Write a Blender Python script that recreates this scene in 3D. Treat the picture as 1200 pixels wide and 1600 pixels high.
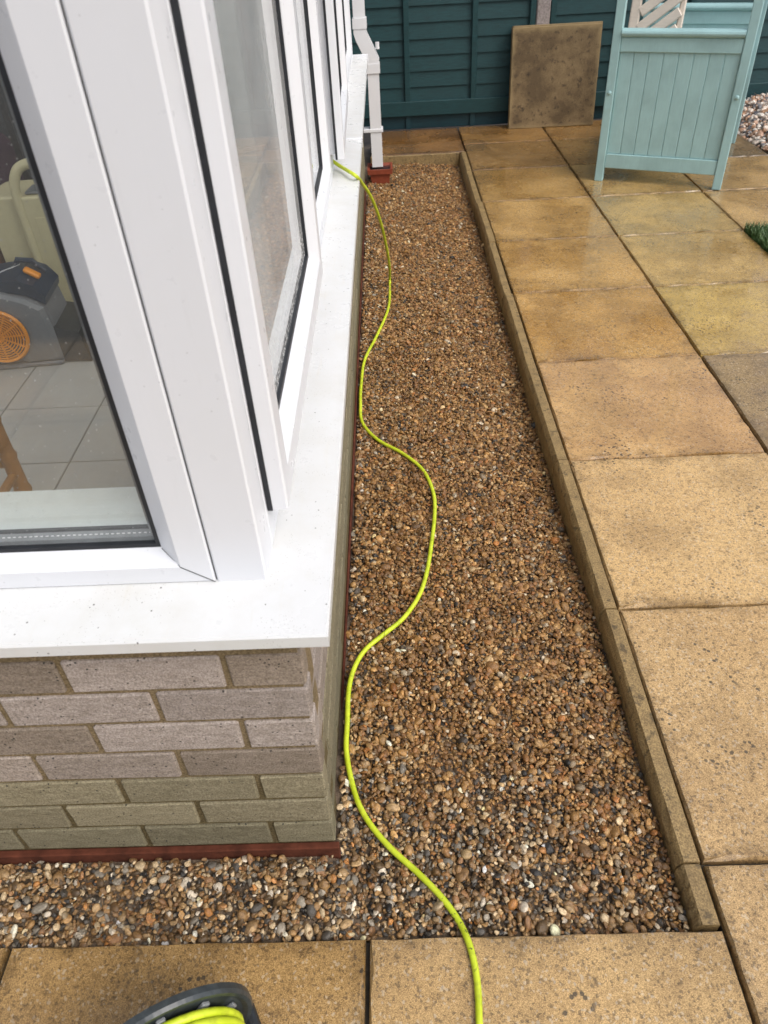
import bpy, bmesh, math, random
import numpy as np
from mathutils import Vector, Matrix

random.seed(7); rng = np.random.default_rng(11)
for o in list(bpy.data.objects): bpy.data.objects.remove(o)
scene = bpy.context.scene
COL = scene.collection

# ------------------------------------------------------------------ camera
F_PX, YAW, PITCH, ROLL = 1159.852, -0.034, 0.696, 0.061
CAM = Vector((0.144, -0.638, 1.419))
fw = Vector((math.sin(YAW)*math.cos(PITCH), math.cos(YAW)*math.cos(PITCH), -math.sin(PITCH)))
r0 = Vector((math.cos(YAW), -math.sin(YAW), 0)); d0 = fw.cross(r0)
rt = r0*math.cos(ROLL) + d0*math.sin(ROLL); dn = -r0*math.sin(ROLL) + d0*math.cos(ROLL)
cd = bpy.data.cameras.new('camera'); cam = bpy.data.objects.new('camera', cd); COL.objects.link(cam)
M = Matrix.Identity(4)
for i in range(3):
    M[i][0] = rt[i]; M[i][1] = -dn[i]; M[i][2] = -fw[i]; M[i][3] = CAM[i]
cam.matrix_world = M
cd.sensor_fit = 'HORIZONTAL'; cd.sensor_width = 36.0; cd.lens = F_PX/1200*36.0
cd.clip_start = 0.02; cd.clip_end = 500
cd.dof.use_dof = True; cd.dof.focus_distance = 1.75; cd.dof.aperture_fstop = 11.0
scene.camera = cam

# ------------------------------------------------------------------ sky, sun, exposure
SUN_EL, SUN_AZ = math.radians(50), math.radians(130)     # azimuth clockwise from +Y: brighter sky to the right of the camera
w = bpy.data.worlds.new('World'); scene.world = w; w.use_nodes = True
nt = w.node_tree; nt.nodes.clear()
sky = nt.nodes.new('ShaderNodeTexSky'); sky.sky_type = 'NISHITA'; sky.sun_disc = False
sky.sun_elevation = SUN_EL; sky.sun_rotation = SUN_AZ; sky.dust_density = 4.0; sky.air_density = 1.0; sky.ozone_density = 1.0
hs = nt.nodes.new('ShaderNodeHueSaturation'); hs.inputs['Saturation'].default_value = 0.55
bg = nt.nodes.new('ShaderNodeBackground'); bg.inputs['Strength'].default_value = 0.15
wo = nt.nodes.new('ShaderNodeOutputWorld')
nt.links.new(sky.outputs[0], hs.inputs['Color']); nt.links.new(hs.outputs[0], bg.inputs['Color']); nt.links.new(bg.outputs[0], wo.inputs['Surface'])
sl = bpy.data.lights.new('sun', 'SUN'); sl.energy = 1.0; sl.angle = math.radians(40); sl.color = (1.0, 0.985, 0.965)
so = bpy.data.objects.new('sun', sl); COL.objects.link(so)
sd = Vector((math.sin(SUN_AZ)*math.cos(SUN_EL), math.cos(SUN_AZ)*math.cos(SUN_EL), math.sin(SUN_EL)))
so.rotation_euler = sd.to_track_quat('Z', 'Y').to_euler()
scene.view_settings.view_transform = 'Standard'; scene.view_settings.look = 'None'
scene.view_settings.gamma = 1.0; scene.view_settings.exposure = 0.42
scene.view_settings.use_curve_mapping = False
scene.cycles.max_bounces = 7; scene.cycles.diffuse_bounces = 3; scene.cycles.glossy_bounces = 3; scene.cycles.transparent_max_bounces = 14

# ------------------------------------------------------------------ helpers
def lin(r, g, b):
    f = lambda c: ((c/255+.055)/1.055)**2.4 if c/255 > .04045 else c/255/12.92
    return (f(r), f(g), f(b), 1.0)

def mesh(name, V, Fs, smooth=False):
    m = bpy.data.meshes.new(name); m.from_pydata([tuple(v) for v in V], [], [tuple(f) for f in Fs]); m.update()
    bm = bmesh.new(); bm.from_mesh(m); bmesh.ops.recalc_face_normals(bm, faces=bm.faces); bm.to_mesh(m); bm.free()
    if smooth:
        for p in m.polygons: p.use_smooth = True
    return m

def obj(name, me, mat=None, parent=None, loc=None, rot=None, label=None, cat=None, group=None, kind=None, color=None):
    o = bpy.data.objects.new(name, me); COL.objects.link(o)
    if mat is not None and me is not None and not me.materials: me.materials.append(mat)
    if parent is not None: o.parent = parent
    if loc is not None: o.location = loc
    if rot is not None: o.rotation_euler = rot
    if label: o['label'] = label
    if cat: o['category'] = cat
    if group: o['group'] = group
    if kind: o['kind'] = kind
    if color is not None: o.color = color
    return o

class MB:
    def __init__(s): s.V = []; s.F = []
    def add(s, V, Fs):
        n = len(s.V); s.V += [Vector(v) for v in V]; s.F += [[i+n for i in f] for f in Fs]; return s
    def box(s, lo, hi):
        x0,y0,z0 = lo; x1,y1,z1 = hi
        return s.add([(x0,y0,z0),(x1,y0,z0),(x1,y1,z0),(x0,y1,z0),(x0,y0,z1),(x1,y0,z1),(x1,y1,z1),(x0,y1,z1)],
              [(0,3,2,1),(4,5,6,7),(0,1,5,4),(1,2,6,5),(2,3,7,6),(3,0,4,7)])
    def cbox(s, lo, hi, b=.002, seg=1, mtx=None):
        bm = bmesh.new(); bmesh.ops.create_cube(bm, size=1)
        c = [(lo[i]+hi[i])/2 for i in range(3)]; d = [hi[i]-lo[i] for i in range(3)]
        for v in bm.verts: v.co = Vector((c[0]+v.co.x*d[0], c[1]+v.co.y*d[1], c[2]+v.co.z*d[2]))
        bmesh.ops.bevel(bm, geom=list(bm.edges), offset=b, segments=seg, affect='EDGES', profile=.5)
        if mtx: bm.transform(mtx)
        bm.verts.index_update()
        V = [v.co.copy() for v in bm.verts]; Fs = [[v.index for v in f.verts] for f in bm.faces]; bm.free()
        return s.add(V, Fs)
    def cyl(s, p0, p1, r0, r1=None, n=16, cap=True):
        p0, p1 = Vector(p0), Vector(p1); r1 = r0 if r1 is None else r1
        a = (p1-p0).normalized(); u = a.orthogonal().normalized(); v = a.cross(u)
        V = []
        for p, r in ((p0,r0),(p1,r1)):
            for k in range(n):
                t = 2*math.pi*k/n; V.append(p+u*(r*math.cos(t))+v*(r*math.sin(t)))
        Fs = [(k,(k+1)%n,n+(k+1)%n,n+k) for k in range(n)]
        if cap: Fs += [list(range(n))[::-1], list(range(n,2*n))]
        return s.add(V, Fs)
    def tube(s, pts, r, n=10, closed=False, cap=True):
        pts = [Vector(p) for p in pts]; m = len(pts); V = []; prev = None
        for i, p in enumerate(pts):
            a = pts[(i+1)%m] if (closed or i < m-1) else p; b = pts[i-1] if (closed or i > 0) else p
            t = (a-b).normalized()
            if prev is None: u = t.orthogonal().normalized()
            else: u = (prev - t*prev.dot(t)).normalized()
            prev = u; v = t.cross(u)
            rr = r[i] if hasattr(r, '__len__') else r
            V += [p+u*(rr*math.cos(2*math.pi*k/n))+v*(rr*math.sin(2*math.pi*k/n)) for k in range(n)]
        Fs = []
        for i in range(m if closed else m-1):
            j = (i+1) % m
            Fs += [(i*n+k, i*n+(k+1)%n, j*n+(k+1)%n, j*n+k) for k in range(n)]
        if cap and not closed: Fs += [list(range(n))[::-1], [(m-1)*n+k for k in range(n)]]
        return s.add(V, Fs)
    def lathe(s, prof, c, axis, n=40):
        c = Vector(c); a = Vector(axis).normalized(); u = a.orthogonal().normalized(); v = a.cross(u); V = []; m = len(prof)
        for k in range(n):
            t = 2*math.pi*k/n
            for (r, h) in prof: V.append(c + a*h + (u*math.cos(t)+v*math.sin(t))*r)
        Fs = [(k*m+i, k*m+i+1, ((k+1)%n)*m+i+1, ((k+1)%n)*m+i) for k in range(n) for i in range(m-1)]
        return s.add(V, Fs)
    def prism(s, poly, f0, f1):                       # extrude polygon; f0/f1 map 2D to 3D
        n = len(poly); V = [f0(*q) for q in poly]+[f1(*q) for q in poly]
        Fs = [(k,(k+1)%n,n+(k+1)%n,n+k) for k in range(n)] + [list(range(n))[::-1], list(range(n,2*n))]
        return s.add(V, Fs)
    def rings(s, P, loops):                           # mitred frame: loops of four corners swept
        n = len(loops); V = [P(*q) for L in loops for q in L]
        Fs = [(i*4+k, i*4+(k+1)%4, ((i+1)%n)*4+(k+1)%4, ((i+1)%n)*4+k) for i in range(n) for k in range(4)]
        return s.add(V, Fs)
    def mesh(s, name='m', smooth=False): return mesh(name, s.V, s.F, smooth)
    def obj(s, name, mat, parent=None, smooth=False, **k): return obj(name, s.mesh(name, smooth), mat, parent, **k)

def empty(name, loc, label, cat, group=None):
    o = bpy.data.objects.new(name, None); COL.objects.link(o); o.location = loc; o.empty_display_size = .05
    o['label'] = label; o['category'] = cat
    if group: o['group'] = group
    return o

def catmull(P, n=8):
    P = [Vector(p) for p in P]; P = [P[0]*2-P[1]] + P + [P[-1]*2-P[-2]]; out = []
    for i in range(1, len(P)-2):
        a,b,c,d = P[i-1:i+3]
        for k in range(n):
            t = k/n; out.append(.5*((2*b)+(c-a)*t+(2*a-5*b+4*c-d)*t*t+(3*b-a-3*c+d)*t**3))
    out.append(P[-2]); return out

# ------------------------------------------------------------------ materials
class N:
    def __init__(s, name):
        s.m = bpy.data.materials.new(name); s.m.use_nodes = True; s.t = s.m.node_tree; s.n = s.t.nodes
        s.p = s.n['Principled BSDF']; s.out = s.n['Material Output']
    def new(s, t, **k):
        x = s.n.new(t)
        for a, b in k.items(): setattr(x, a, b)
        return x
    def link(s, a, b): s.t.links.new(a, b); return s
    def tc(s, kind='Object'): return s.new('ShaderNodeTexCoord').outputs[kind]
    def pos(s): return s.new('ShaderNodeNewGeometry').outputs['Position']
    def rand_off(s, vec):
        oi = s.new('ShaderNodeObjectInfo'); mu = s.math('MULTIPLY', oi.outputs['Random'], 37.0)
        c = s.new('ShaderNodeCombineXYZ'); s.link(mu, c.inputs[0]); s.link(mu, c.inputs[1]); s.link(mu, c.inputs[2])
        a = s.new('ShaderNodeVectorMath', operation='ADD'); s.link(vec, a.inputs[0]); s.link(c.outputs[0], a.inputs[1]); return a.outputs[0]
    def scale(s, vec, v):
        a = s.new('ShaderNodeVectorMath', operation='MULTIPLY'); s.link(vec, a.inputs[0]); a.inputs[1].default_value = v; return a.outputs[0]
    def noise(s, vec, scale, detail=4, rough=.55, out='Fac'):
        x = s.new('ShaderNodeTexNoise'); x.inputs['Scale'].default_value = scale; x.inputs['Detail'].default_value = detail; x.inputs['Roughness'].default_value = rough
        s.link(vec, x.inputs['Vector']); return x.outputs[out]
    def voro(s, vec, scale, out='Distance', feature='F1', rnd=1.0):
        x = s.new('ShaderNodeTexVoronoi', feature=feature); x.inputs['Scale'].default_value = scale; x.inputs['Randomness'].default_value = rnd
        s.link(vec, x.inputs['Vector']); return x.outputs[out]
    def math(s, op, a, b=None, c=None):
        x = s.new('ShaderNodeMath', operation=op)
        for i, q in enumerate((a, b, c)):
            if q is None: continue
            if isinstance(q, (int, float)): x.inputs[i].default_value = q
            else: s.link(q, x.inputs[i])
        return x.outputs[0]
    def ramp(s, f, stops, interp='LINEAR'):
        x = s.new('ShaderNodeValToRGB'); x.color_ramp.interpolation = interp; e = x.color_ramp.elements
        while len(e) < len(stops): e.new(.5)
        for k, (p, c) in enumerate(stops):
            e[k].position = p; e[k].color = c if hasattr(c, '__len__') else (c, c, c, 1)
        s.link(f, x.inputs[0]); return x.outputs[0]
    def smooth(s, f, a, b):
        x = s.new('ShaderNodeMapRange', interpolation_type='SMOOTHSTEP'); x.inputs[1].default_value = a; x.inputs[2].default_value = b
        s.link(f, x.inputs[0]); return x.outputs[0]
    def mix(s, f, a, b, mode='MIX'):
        x = s.new('ShaderNodeMix', data_type='RGBA', blend_type=mode)
        for i, q in ((0, f), (6, a), (7, b)):
            if isinstance(q, (int, float)): x.inputs[i].default_value = q
            elif isinstance(q, tuple): x.inputs[i].default_value = q
            else: s.link(q, x.inputs[i])
        return x.outputs[2]
    def base(s, c):
        if isinstance(c, tuple): s.p.inputs['Base Color'].default_value = c
        else: s.link(c, s.p.inputs['Base Color'])
        return s
    def rough(s, r):
        if isinstance(r, (int, float)): s.p.inputs['Roughness'].default_value = r
        else: s.link(r, s.p.inputs['Roughness'])
        return s
    def spec(s, v): s.p.inputs['Specular IOR Level'].default_value = v; return s
    def bump(s, h, strength=.3, dist=.002):
        b = s.new('ShaderNodeBump'); b.inputs['Strength'].default_value = strength; b.inputs['Distance'].default_value = dist
        s.link(h, b.inputs['Height']); s.link(b.outputs[0], s.p.inputs['Normal']); return s
    def objcol(s): return s.new('ShaderNodeObjectInfo')

def simple(name, c, rough=.5, bump=None, vary=.12, spec=.5, scale=40):
    n = N(name); t = n.tc(); f = n.noise(t, scale, 5, .6)
    k = n.ramp(f, [(.3, tuple(x*(1-vary) for x in c[:3])+(1,)), (.7, tuple(min(1, x*(1+vary)) for x in c[:3])+(1,))])
    n.base(k).rough(rough).spec(spec)
    if bump: n.bump(n.noise(t, bump[0], 4), bump[1], bump[2])
    return n.m

def mat_slab():
    n = N('concrete_slab'); oi = n.objcol(); t = n.tc(); v = n.rand_off(t)
    grain = n.noise(v, 640, 4, .75); med = n.noise(v, 70, 4, .6); big = n.noise(v, 4.2, 5, .6)
    sp = n.voro(v, 260, 'Color'); sep = n.new('ShaderNodeSeparateColor'); n.link(sp, sep.inputs[0])
    col = n.mix(n.ramp(grain, [(.38, 0), (.62, 1)]), (.42,.36,.28,1), (1.52,1.48,1.40,1))
    col = n.mix(1.0, n.mix(1.0, oi.outputs['Color'], (1.27,1.25,1.16,1), 'MULTIPLY'), col, 'MULTIPLY')
    # single dark and pale aggregate grains
    col = n.mix(n.math('MULTIPLY', n.math('GREATER_THAN', sep.outputs[0], .90), .55), col, (.09,.06,.035,1))
    col = n.mix(n.math('MULTIPLY', n.math('GREATER_THAN', sep.outputs[1], .93), .5), col, (.62,.53,.40,1))
    # damp: darker and richer; weather blotches
    damp = n.ramp(n.noise(v, 3.1, 7, .62), [(.38, .1), (.58, 1)])
    wet = n.math('MULTIPLY', damp, oi.outputs['Alpha'])
    col = n.mix(n.math('MULTIPLY', wet, .48), col, n.mix(1.0, col, (.74,.60,.36,1), 'MULTIPLY'))
    col = n.mix(n.math('MULTIPLY', n.ramp(big, [(.44, 0), (.62, 1)]), .62), col, n.mix(1.0, col, (.62,.60,.58,1), 'MULTIPLY'))
    col = n.mix(n.math('MULTIPLY', n.ramp(med, [(.52, 0), (.68, 1)]), .55), col, n.mix(1.0, col, (.45,.42,.38,1), 'MULTIPLY'))
    # black lichen specks in loose clusters
    sp2 = n.voro(v, 75, 'Distance'); cl = n.smooth(n.noise(v, 7, 3), .52, .64)
    col = n.mix(n.math('MULTIPLY', n.math('MULTIPLY', n.math('LESS_THAN', sp2, .27), cl), .8), col, (.035,.03,.024,1))
    # grime along the slab's rim
    s = n.new('ShaderNodeSeparateXYZ'); n.link(t, s.inputs[0])
    e = n.math('MAXIMUM', n.math('ABSOLUTE', s.outputs[0]), n.math('ABSOLUTE', s.outputs[1]))
    e = n.math('ADD', e, n.math('MULTIPLY', n.math('SUBTRACT', n.noise(v, 16, 5, .65), .5), .13))
    col = n.mix(n.math('MULTIPLY', n.smooth(e, .262, .318), .62), col, n.mix(1.0, col, (.30,.27,.22,1), 'MULTIPLY'))
    n.base(col)
    n.link(n.math('MULTIPLY', wet, .85), n.p.inputs['Coat Weight']); n.p.inputs['Coat Roughness'].default_value = .07; n.p.inputs['Coat IOR'].default_value = 1.33
    rg = n.math('SUBTRACT', .60, n.math('MULTIPLY', wet, .47)); n.rough(rg).spec(.5)
    h = n.math('ADD', n.math('MULTIPLY', grain, .6), n.math('MULTIPLY', med, .5))
    b = n.new('ShaderNodeBump'); b.inputs['Distance'].default_value = .0025
    n.link(n.math('SUBTRACT', .60, n.math('MULTIPLY', wet, .54)), b.inputs['Strength'])
    n.link(h, b.inputs['Height']); n.link(b.outputs[0], n.p.inputs['Normal'])
    return n.m

def mat_kerb():
    n = N('kerb_concrete'); v = n.pos(); g = n.noise(v, 300, 3, .7); m = n.noise(v, 22, 5, .62)
    col = n.mix(n.ramp(g, [(.35,0),(.65,1)]), lin(112,90,56), lin(172,145,96))
    col = n.mix(n.math('MULTIPLY', n.ramp(m, [(.42,0),(.68,1)]), .45), col, lin(78,62,38))
    col = n.mix(n.math('MULTIPLY', n.ramp(n.noise(v, 60, 4), [(.58,0),(.66,1)]), .6), col, lin(36,30,24))
    n.base(col).rough(.6).bump(n.math('ADD', g, m), .5, .003); return n.m

def mat_brick():
    n = N('brick'); oi = n.objcol(); v = n.rand_off(n.tc()); g = n.noise(v, 330, 4, .75); m = n.noise(n.scale(v, (1,1,2.5)), 38, 5, .65)
    col = n.mix(n.ramp(g, [(.34,0),(.66,1)]), (.62,.60,.60,1), (1.42,1.42,1.44,1))
    col = n.mix(1.0, oi.outputs['Color'], col, 'MULTIPLY')
    col = n.mix(n.math('MULTIPLY', n.ramp(m, [(.35,1),(.6,0)]), .45), col, n.mix(1.0, col, (.55,.53,.46,1), 'MULTIPLY'))
    pit = n.math('MULTIPLY', n.math('LESS_THAN', n.voro(v, 95, 'Distance'), .17), n.math('GREATER_THAN', n.noise(v, 30, 2), .52))
    col = n.mix(n.math('MULTIPLY', pit, .85), col, (.03,.028,.025,1))
    wz = n.new('ShaderNodeSeparateXYZ'); n.link(n.pos(), wz.inputs[0])
    h = n.math('ADD', n.math('MULTIPLY', g, .5), n.math('MULTIPLY', m, 1.0)); h = n.math('SUBTRACT', h, n.math('MULTIPLY', pit, .8))
    n.base(col).rough(.85).spec(.3).bump(h, .8, .0035); return n.m

def mat_mortar():
    n = N('mortar'); v = n.pos(); g = n.noise(v, 260, 4, .7); m = n.noise(v, 12, 4)
    col = n.mix(n.ramp(g, [(.35,0),(.65,1)]), lin(104,88,64), lin(160,140,108))
    col = n.mix(n.ramp(m, [(.4,0),(.7,.5)]), col, lin(112,100,72))
    sz = n.new('ShaderNodeSeparateXYZ'); n.link(v, sz.inputs[0])
    alg = n.math('SUBTRACT', 1.0, n.smooth(n.math('ADD', sz.outputs[2], n.math('MULTIPLY', m, .12)), .34, .46))      # green algae low on the wall
    col = n.mix(n.math('MULTIPLY', alg, .8), col, n.mix(n.ramp(g, [(.35,0),(.65,1)]), lin(74,64,42), lin(108,96,64)))
    n.base(col).rough(.95).spec(.2).bump(n.math('ADD', g, n.noise(v, 60, 4)), .9, .004); return n.m

def mat_pvc(name='white_upvc', tint=(.70,.71,.735,1), dirt=.5):
    n = N(name); v = n.pos(); big = n.noise(v, 6, 6, .65)
    col = n.mix(n.math('MULTIPLY', n.ramp(big, [(.48,0),(.8,1)]), .30*dirt), tint, (.62,.61,.56,1))
    st = n.noise(n.scale(v, (1,1,.12)), 90, 4, .6)
    col = n.mix(n.math('MULTIPLY', n.ramp(st, [(.6,0),(.8,1)]), .22*dirt), col, (.5,.5,.5,1))
    dot = n.math('MULTIPLY', n.math('LESS_THAN', n.voro(v, 70, 'Distance'), .075), n.math('GREATER_THAN', n.noise(v, 11, 2), .55))
    col = n.mix(n.math('MULTIPLY', dot, .45*dirt), col, (.06,.055,.045,1))
    n.base(col).rough(n.ramp(n.noise(v, 40, 4), [(.3,.26),(.7,.42)])).spec(.5).bump(n.noise(v, 180, 3), .05, .001); return n.m

def mat_sill():
    n = N('sill_upvc'); v = n.pos(); big = n.noise(v, 9, 7, .7)
    col = n.mix(n.math('MULTIPLY', n.ramp(big, [(.46,0),(.78,1)]), .34), (.645,.65,.645,1), (.48,.45,.37,1))
    dot = n.math('MULTIPLY', n.math('LESS_THAN', n.voro(v, 62, 'Distance'), .085), n.math('GREATER_THAN', n.noise(v, 14, 2), .50))
    col = n.mix(n.math('MULTIPLY', dot, .8), col, (.05,.045,.035,1))
    dot2 = n.math('MULTIPLY', n.math('LESS_THAN', n.voro(v, 260, 'Distance'), .16), n.math('GREATER_THAN', n.noise(v, 22, 3), .54))
    col = n.mix(n.math('MULTIPLY', dot2, .45), col, (.2,.18,.14,1))
    strk = n.noise(n.scale(v, (14,1.2,1)), 6, 4, .6)
    col = n.mix(n.math('MULTIPLY', n.ramp(strk, [(.6,0),(.8,1)]), .16), col, (.5,.42,.25,1))
    n.base(col).rough(n.ramp(big, [(.3,.22),(.7,.42)])).bump(n.noise(v, 140, 3), .06, .001); return n.m

def mat_glass(name, tint=(.96,.97,.965,1), drops=False, film=0.03):
    n = N(name); n.n.remove(n.p)
    tr = n.new('ShaderNodeBsdfTransparent'); tr.inputs[0].default_value = tint
    gl = n.new('ShaderNodeBsdfGlossy'); gl.inputs['Roughness'].default_value = .015; gl.inputs[0].default_value = (1,1,1,1)
    fr = n.new('ShaderNodeFresnel'); ge = n.new('ShaderNodeNewGeometry')      # same reflectance from either face of the thin pane
    n.link(n.math('SUBTRACT', 1.5, n.math('MULTIPLY', ge.outputs['Backfacing'], 1.5-1/1.5)), fr.inputs['IOR'])
    mx = n.new('ShaderNodeMixShader'); n.link(fr.outputs[0], mx.inputs[0]); n.link(tr.outputs[0], mx.inputs[1]); n.link(gl.outputs[0], mx.inputs[2])
    df = n.new('ShaderNodeBsdfDiffuse'); df.inputs[0].default_value = (.66,.66,.65,1)
    v = n.pos()
    dust = n.math('MULTIPLY', n.math('LESS_THAN', n.voro(v, 75, 'Distance'), .06), .5)
    f = n.math('ADD', dust, n.math('MULTIPLY', n.noise(v, 5, 5), film))
    if drops:                                             # run-down beads of rain low on the pane
        s = n.new('ShaderNodeSeparateXYZ'); n.link(v, s.inputs[0])
        lowm = n.math('SUBTRACT', 1.0, n.smooth(n.math('ADD', s.outputs[2], n.math('MULTIPLY', n.noise(v, 9, 3), .12)), .90, 1.02))
        d = n.math('LESS_THAN', n.voro(n.scale(v, (1,1,.6)), 190, 'Distance'), .34)
        f = n.math('ADD', f, n.math('MULTIPLY', n.math('MULTIPLY', d, lowm), .8))
    m2 = n.new('ShaderNodeMixShader'); n.link(f, m2.inputs[0]); n.link(mx.outputs[0], m2.inputs[1]); n.link(df.outputs[0], m2.inputs[2])
    n.link(m2.outputs[0], n.out.inputs[0]); return n.m

def mat_pebble():
    n = N('pebble'); a = n.new('ShaderNodeAttribute', attribute_type='INSTANCER', attribute_name='pcol')
    v = n.tc(); g = n.noise(v, 1.6, 5, .65)
    col = n.mix(n.ramp(g, [(.32,0),(.68,1)]), n.mix(1.0, a.outputs['Color'], (.52,.48,.44,1), 'MULTIPLY'), n.mix(1.0, a.outputs['Color'], (1.22,1.20,1.16,1), 'MULTIPLY'))
    n.base(col).rough(n.ramp(n.noise(v, .9, 2), [(.3,.24),(.7,.5)])).spec(.5).bump(n.noise(v, 5, 4), .25, .12); return n.m

def mat_hose():
    n = N('hose_yellow'); v = n.pos(); s = n.new('ShaderNodeSeparateXYZ'); n.link(v, s.inputs[0])
    col = n.mix(n.ramp(n.noise(v, 30, 4), [(.35,0),(.65,1)]), lin(180,196,34), lin(204,218,54))
    near = n.math('MULTIPLY', n.smooth(s.outputs[1], -.24, -.17), n.math('SUBTRACT', 1.0, n.smooth(s.outputs[1], -.11, -.06)))
    sc = n.math('MULTIPLY', n.math('GREATER_THAN', n.noise(v, 120, 4, .65), .60), near)
    col = n.mix(n.math('MULTIPLY', sc, .8), col, lin(52,52,24))
    col = n.mix(n.math('MULTIPLY', n.ramp(n.noise(v, 55, 5), [(.56,0),(.7,1)]), .35), col, lin(120,120,40))
    n.base(col).rough(.38).spec(.5).bump(n.noise(v, 400, 2), .08, .001); return n.m

def mat_painted_wood(name, c, stretch=(1,1,14), dark=.75, rough=.55):
    n = N(name); v = n.rand_off(n.tc()); g = n.noise(n.scale(v, stretch), 16, 6, .65); m = n.noise(v, 7, 5)
    c2 = tuple(x*dark for x in c[:3])+(1,)
    col = n.mix(n.ramp(g, [(.35,0),(.65,1)]), c2, c); col = n.mix(n.math('MULTIPLY', n.ramp(m, [(.45,0),(.75,1)]), .5), col, tuple(x*.62 for x in c[:3])+(1,))
    n.base(col).rough(rough).bump(n.math('ADD', g, n.noise(v, 90, 3)), .35, .002); return n.m

def mat_roof():
    n = N('polycarbonate_roof'); n.n.remove(n.p)
    a = n.new('ShaderNodeBsdfTranslucent'); a.inputs[0].default_value = (.85,.85,.85,1); b = n.new('ShaderNodeBsdfTransparent'); b.inputs[0].default_value = (.85,.85,.85,1)
    m = n.new('ShaderNodeMixShader'); m.inputs[0].default_value = .4; n.link(a.outputs[0], m.inputs[1]); n.link(b.outputs[0], m.inputs[2]); n.link(m.outputs[0], n.out.inputs[0]); return n.m

M_ = dict(
    slab=mat_slab(), kerb=mat_kerb(), brick=mat_brick(), mortar=mat_mortar(), pvc=mat_pvc(), sill=mat_sill(),
    pvc_in=simple('inner_upvc', (.74,.77,.75,1), .35, vary=.04), pipe=mat_pvc('pipe_upvc', (.72,.725,.74,1), .5),
    glass=mat_glass('window_glass'), wetglass=mat_glass('wet_window_glass', drops=True, film=.50),
    gasket=simple('rubber_gasket', (.012,.014,.018,1), .5, vary=.3), spacer=simple('spacer_metal', (.20,.21,.22,1), .4, vary=.2),
    seam=simple('seam_shadow_gap', (.05,.05,.05,1), .8), plinth=simple('terracotta_plinth', lin(84,45,31), .9, (120,.5,.003), .45, spec=.2, scale=25),
    pebble=mat_pebble(), bed=simple('wet_grit', (.13,.092,.06,1), .85, (200,.8,.004), .4, scale=120),
    soil=simple('soil', (.09,.07,.05,1), .9, (60,.6,.01), .4, scale=8), joint=simple('joint_sand', (.045,.036,.025,1), .9, (300,.6,.003), .5, scale=60),
    hose=mat_hose(), tile=simple('floor_tile', (.37,.37,.355,1), .32, (40,.05,.001), .05, scale=6), grout=simple('grout', (.10,.10,.095,1), .8),
    fence=mat_painted_wood('teal_fence_paint', lin(16,63,66), (1,1,10), .62, .6), fence_dark=mat_painted_wood('teal_fence_paint_lower', lin(12,56,64), (1,1,10), .7, .6),
    post=simple('concrete_post', lin(150,140,136), .9, (90,.9,.006), .35, scale=110),
    arbour=mat_painted_wood('sage_paint', lin(158,193,193), (9,9,1), .93, .42), cream=mat_painted_wood('cream_paint', lin(226,212,196), (1,9,9), .9, .5),
    black=simple('black_plastic', (.018,.02,.022,1), .38, (60,.1,.001), .3), reel=simple('reel_plastic', (.035,.042,.045,1), .32, (90,.25,.001), .35, scale=90),
    pot=simple('terracotta_plastic', lin(138,66,44), .5, vary=.15), water=simple('gully_dark', (.012,.014,.018,1), .2),
    grey_pl=simple('grey_plastic', (.155,.16,.17,1), .4, vary=.08), orange=simple('orange_plastic', lin(226,140,20), .4, vary=.08),
    navy=simple('navy_plastic', (.006,.020,.045,1), .35, vary=.15), white=simple('white_print', (.75,.75,.75,1), .5), beige=simple('beige_plastic', lin(200,190,152), .4, vary=.04),
    bamboo=mat_painted_wood('bamboo', lin(176,120,62), (1,1,.3), .6, .4), curtain=simple('dark_curtain', (.055,.062,.070,1), .9, vary=.25), purple=simple('purple_cloth', (.035,.008,.028,1), .9),
    wood=mat_painted_wood('brown_wood', lin(120,70,36), (1,8,8), .6, .5), plaster=simple('cream_plaster', (.55,.52,.47,1), .9), roofing=mat_roof(),
    leanslab=None)

def mat_lean():
    n = N('stained_slab'); v = n.rand_off(n.tc()); g = n.noise(v, 230, 4, .7); m = n.noise(v, 5.5, 6, .65); k = n.noise(v, 26, 5, .7)
    col = n.mix(n.ramp(g, [(.35,0),(.65,1)]), lin(98,80,54), lin(156,132,94))
    col = n.mix(n.math('MULTIPLY', n.ramp(m, [(.38,0),(.62,1)]), .75), col, lin(74,58,36))
    col = n.mix(n.math('MULTIPLY', n.ramp(k, [(.55,0),(.66,1)]), .75), col, lin(46,36,26))
    s = n.new('ShaderNodeSeparateXYZ'); n.link(n.tc(), s.inputs[0])
    e = n.math('MAXIMUM', n.math('ABSOLUTE', s.outputs[0]), n.math('ABSOLUTE', s.outputs[1]))
    col = n.mix(n.math('MULTIPLY', n.smooth(n.math('ADD', e, n.math('MULTIPLY', n.noise(v, 9, 4), .06)), .29, .33), .6), col, lin(158,136,96))
    n.base(col).rough(.8).bump(n.math('ADD', g, k), .6, .004); return n.m
M_['leanslab'] = mat_lean()

# ------------------------------------------------------------------ dimensions (metres)
ZS = .090                      # paving surface
XK0, XK1 = .604, .6435          # kerb strip
YF = -.143                     # edge of the near paving
XP, YP = -.0365, .049          # outer face of the conservatory frames
ZSILL = .737
def gz(x, y):                  # gravel level: banked at the near end, lower along the strip
    t = min(1, max(0, (y+.05)/1.25)); t = t*t*(3-2*t)
    z = .078*(1-t) + .036*t
    if x < .02 and y < .2: z += .023*min(1, (.02-x)/.03) * min(1, max(0, (y+.115)/.07))
    if x > .3: z -= .027*min(1, (x-.3)/.3)
    return z

# ------------------------------------------------------------------ ground
gm = MB(); gm.add([(-80,-80,-.03),(80,-80,-.03),(80,80,-.03),(-80,80,-.03)], [(0,1,2,3)])
gm.obj('ground', M_['soil'], kind='structure')

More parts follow.
